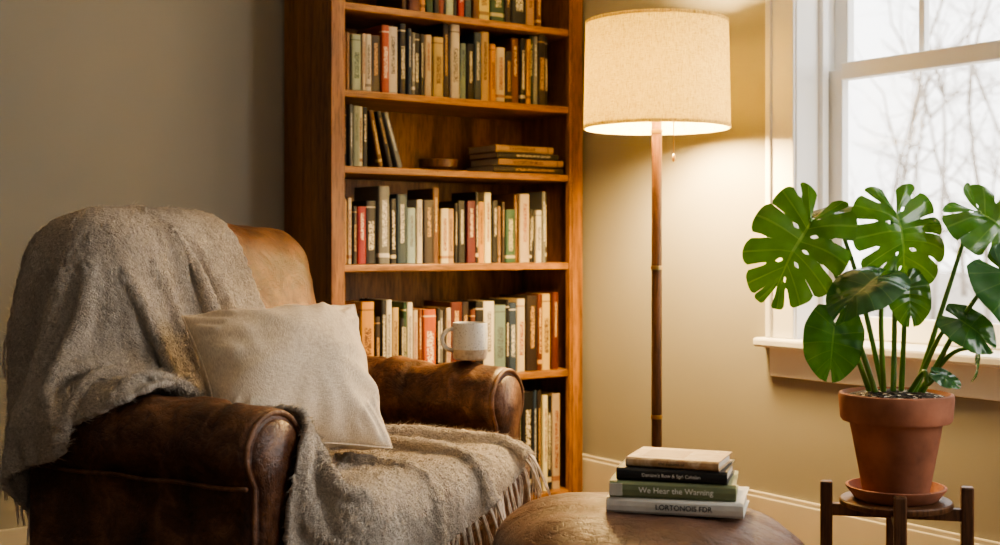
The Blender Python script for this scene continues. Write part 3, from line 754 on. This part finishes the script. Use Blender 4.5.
for k in range(3):
    a=k*2*math.pi/3+.4
    v,f=tubevf([(0.02*math.cos(a),.02*math.sin(a),1.69),(.226*math.cos(a),.226*math.sin(a),1.70)],.002,6,off=len(V)); V+=v;Fc+=f
v,f=tubevf(crv([(0.018,0,1.47),(.05,0,1.52),(.055,0,1.60),(.0,0,1.69),(-.055,0,1.60),(-.05,0,1.52),(-.018,0,1.47)],5),.002,6,off=len(V)); V+=v;Fc+=f
mk('harp',V,Fc,M['brass'],lp)
lathe('bulb',[(0,1.49),(.014,1.49),(.016,1.51),(.030,1.545),(.030,1.565),(.018,1.588),(0,1.594)],M['bulb'],lp,24)
cd=at(.052,-.02,0)
pc=tube('pull_chain',[(cd.x*.3,cd.y*.3,1.45),(cd.x,cd.y,1.44),(cd.x,cd.y,1.29)],.0018,M['brass'],lp,6)
lathe('chain_knob',[(0,0),(.005,.004),(.007,.014),(.003,.026),(0,.028)],M['brass'],pc,12,(cd.x,cd.y,1.265))
ld=bpy.data.lights.new('lamp_light','POINT'); ld.energy=240; ld.color=(1,.67,.28); ld.shadow_soft_size=.10
lo=bpy.data.objects.new('lamp_light',ld); COL.objects.link(lo); lo.parent=lp; lo.location=(0,0,1.50)

# ---------------------------------------------------------------- plant stand, saucer, plant
PC=at(.893,2.87,0)
psd=empty('plant_stand',PC,math.atan2(R2[1],R2[0])-math.radians(14)); tag(psd,'dark wooden mid-century plant stand with four posts','plant stand')
for a in range(4):
    an=a*math.pi/2; c,s=math.cos(an)*.152,math.sin(an)*.152
    boxes('leg',[(c-.0135,c+.0135,s-.0135,s+.0135,0,.462)],M['stand'],psd,.004)
boxes('crossbar',[(-.14,.14,-.011,.011,.385,.412)],M['stand'],psd,.002)
boxes('crossbar',[(-.011,.011,-.14,.14,.384,.411)],M['stand'],psd,.002)
lathe('tray',[(0,.412),(.120,.412),(.123,.416),(.123,.424),(.120,.427),(0,.427)],M['stand'],psd,48)
sa=lathe('plant_saucer',[(0,0),(.086,0),(.092,.004),(.108,.024),(.110,.030),(.104,.031),(.088,.010),(0,.008)],M['terra']); sa.location=PC+Vector((0,0,.4275))
tag(sa,'round terracotta saucer under the plant pot','saucer')
pp=empty('potted_monstera',PC+Vector((0,0,.4365))); tag(pp,'monstera with split leaves in a terracotta pot','plant')
lathe('pot',[(0,0),(.068,0),(.072,.006),(.101,.162),(.104,.166),(.118,.168),(.122,.174),(.126,.222),(.124,.229),(.118,.231),(.113,.226),(.103,.18),(.0,.175)],M['terra'],pp,64)
lathe('soil',[(0,.236),(.04,.235),(.08,.230),(.112,.222),(.110,.206),(0,.206)],M['soil'],pp,40,autosm=180)
def leafvf(S,lobes=7,slot=.8,droop=.25,fold=.25,width=1.0,seed=0):
    rnd=random.Random(seed); V=[];Fc=[];UV=[]
    ns=28; nvv=8
    def base_pt(v,s,side):
        th=math.radians(164-146*v**.9)
        Ls=float(np.interp(v,[0,.15,.35,.6,.85,1],[.42,.60,.70,.64,.40,.20]))*width
        y0=max(0,v-.16)/.84*.90
        return s*Ls*math.sin(th), y0+s*Ls*math.cos(th)+.10*s*s*v
    for side in (-1,1):
        cuts=[0]+sorted(set(round(min(.97,max(.03,k/lobes+rnd.uniform(-.03,.03))),3) for k in range(1,lobes)))+[1]
        if not slot: cuts=[k/lobes for k in range(lobes+1)]
        gs=[slot*rnd.choice((.12,.7,1.0,1.25)) for _ in cuts]
        st=[rnd.uniform(.42,.68) for _ in cuts]
        hl=[slot>0 and st[k]>.44 and rnd.random()<.65 for k in range(len(cuts))]
        for l in range(len(cuts)-1):
            v0,v1=cuts[l],cuts[l+1]; vc=(v0+v1)/2
            o_=len(V); cl=rnd.uniform(-.06,.06) if slot else 0
            for a in range(ns+1):
                s=a/ns
                for b_ in range(nvv+1):
                    q=-1+2*b_/nvv
                    kk=l if q<0 else l+1
                    ke=gs[kk]; s0=st[kk]; g=0
                    if slot and s>s0: g=(min(1,(s-s0)/.06)**.5*.12+.10*((s-s0)/(1-s0))**.8)*ke
                    if hl[kk] and .15<s<.30 : g=max(g,.22*math.sin(math.pi*(s-.15)/.15)**.7)
                    v=vc+q*(v1-v0)/2*(1-(0 if (l==0 and q<0) or (l==len(cuts)-2 and q>0) else min(.8,g)))
                    se=s*(1-(.085*abs(q)**4*(1 if slot else 0))*s)
                    x,y=base_pt(v,se,side)
                    z=fold*abs(x)-droop*(max(0,y)**2)-.36*x*x+ .014*math.cos(q*math.pi)*s*(1 if slot else .4) + cl*max(0,s-.4)**1.5*2 + (.12*noise.noise(Vector((side*x*2+seed,y*2,seed*3.3))))
                    V.append(Vector((side*x*S,y*S,z*S))); UV.append((se*side, l+(q+1)/2))
            for a in range(ns):
                for b_ in range(nvv):
                    q=(o_+a*(nvv+1)+b_,o_+(a+1)*(nvv+1)+b_,o_+(a+1)*(nvv+1)+b_+1,o_+a*(nvv+1)+b_+1)
                    Fc.append(q if side<0 else q[::-1])
    return V,Fc,UV
def pv(px,py,d): return Vector(at((px-895)/444.,d,1-(py-245)/444.-.4365))
leaves=[
 (803,222,-.06,(-.48,-.78,-.10),(-.25,.35,-.90),.170,.95,'leaf',1.0,-.045,6),
 (898,214,.02,(.15,-.85,-.30),(.05,.35,-.92),.145,.95,'leaf',1.12,-.01,6),
 (980,212,.0,(.62,-.55,-.25),(.10,.60,-.80),.148,.95,'leaf',1.05,.045,6),
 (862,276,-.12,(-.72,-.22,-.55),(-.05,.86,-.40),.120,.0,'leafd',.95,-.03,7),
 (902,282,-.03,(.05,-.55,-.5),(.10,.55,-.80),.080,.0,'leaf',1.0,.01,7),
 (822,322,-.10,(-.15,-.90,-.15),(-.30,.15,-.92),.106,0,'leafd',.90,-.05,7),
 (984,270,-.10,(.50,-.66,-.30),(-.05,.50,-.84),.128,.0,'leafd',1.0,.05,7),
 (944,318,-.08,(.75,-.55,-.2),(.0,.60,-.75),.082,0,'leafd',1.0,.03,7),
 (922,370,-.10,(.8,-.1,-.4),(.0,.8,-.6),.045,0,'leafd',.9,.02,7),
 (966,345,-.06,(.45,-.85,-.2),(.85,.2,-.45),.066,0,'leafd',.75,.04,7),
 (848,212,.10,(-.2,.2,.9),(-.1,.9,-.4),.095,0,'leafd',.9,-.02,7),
]
for i,(px,py,d,T,Nn,S,slot,mt,wd,rx,lb) in enumerate(leaves):
    Tv=at(T[0],T[2],T[1]); Nv=at(Nn[0],Nn[2],Nn[1])
    fr_=frame(Tv,Nv); J=pv(px,py,d)
    V,Fc,UV=leafvf(S,lb,slot,.30,.14,wd,seed=i+1)
    V=[fr_@v+J for v in V]
    root=at(rx,random.uniform(-.02,.02),.22)
    mid=root.lerp(J,.55)+Vector((0,0,.03))
    pre=J-fr_@Vector((0,.02,.012))-Vector((0,0,.02))
    P_=crv([root,mid,pre,J],8); n=len(P_)
    tube('stem',P_,[.0066-.0038*k/(n-1) for k in range(n)],M['stem'],pp,8)
    lf=mk('leaf',V,Fc,M[mt],pp,True,uv=UV)
    md=lf.modifiers.new('w','WELD'); md.merge_threshold=.0004

# ---------------------------------------------------------------- light
w=bpy.data.worlds.new('overcast'); scene.world=w; w.use_nodes=True; nt=w.node_tree; bg=nt.nodes['Background']
tc=nt.nodes.new('ShaderNodeTexCoord'); s=nt.nodes.new('ShaderNodeSeparateXYZ'); L(nt,tc.outputs['Generated'],s.inputs[0])
L(nt,ramp(nt,s.outputs[2],[(0,(.93,.90,.85)),(.5,(.93,.96,1.0))]),bg.inputs[0]); bg.inputs[1].default_value=4.8
def area(name,loc,rot,sx,sy,en,col,portal=False):
    a=bpy.data.lights.new(name,'AREA'); a.shape='RECTANGLE'; a.size=sx; a.size_y=sy; a.energy=en; a.color=col
    o=bpy.data.objects.new(name,a); COL.objects.link(o); o.location=loc; o.rotation_euler=rot
    if portal: a.cycles.is_portal=True
    return o
area('window_portal',(XW+WT+.01,(wy0+wy1)/2,(wz0+wz1)/2),(0,math.radians(90),0),wz1-wz0,wy1-wy0,1,(1,1,1),True)
area('side_fill_light',(XW-.05,.35,1.45),(0,math.radians(90),0),1.4,1.1,62,(1.0,.985,.96))  # added off-frame fill against the solid right wall, brightens the chair and throw
area('rear_fill_light',(-.6,YF+.05,1.5),(math.radians(90),0,0),1.6,1.3,6,(.98,.99,1.0))  # weak fill added behind the camera; the front wall has no opening
scene.view_settings.look='AgX - Medium High Contrast'

# ---------------------------------------------------------------- camera
cam=bpy.data.cameras.new('camera'); co=bpy.data.objects.new('camera',cam); COL.objects.link(co)
co.location=(0,0,1.0); co.rotation_euler=(math.pi/2,0,-math.atan2(.578,.816))
cam.sensor_width=36; cam.lens=45.8; cam.shift_y=-.0275; cam.clip_start=.05
cam.dof.use_dof=True; cam.dof.focus_distance=3.2; cam.dof.aperture_fstop=3.2
scene.camera=co
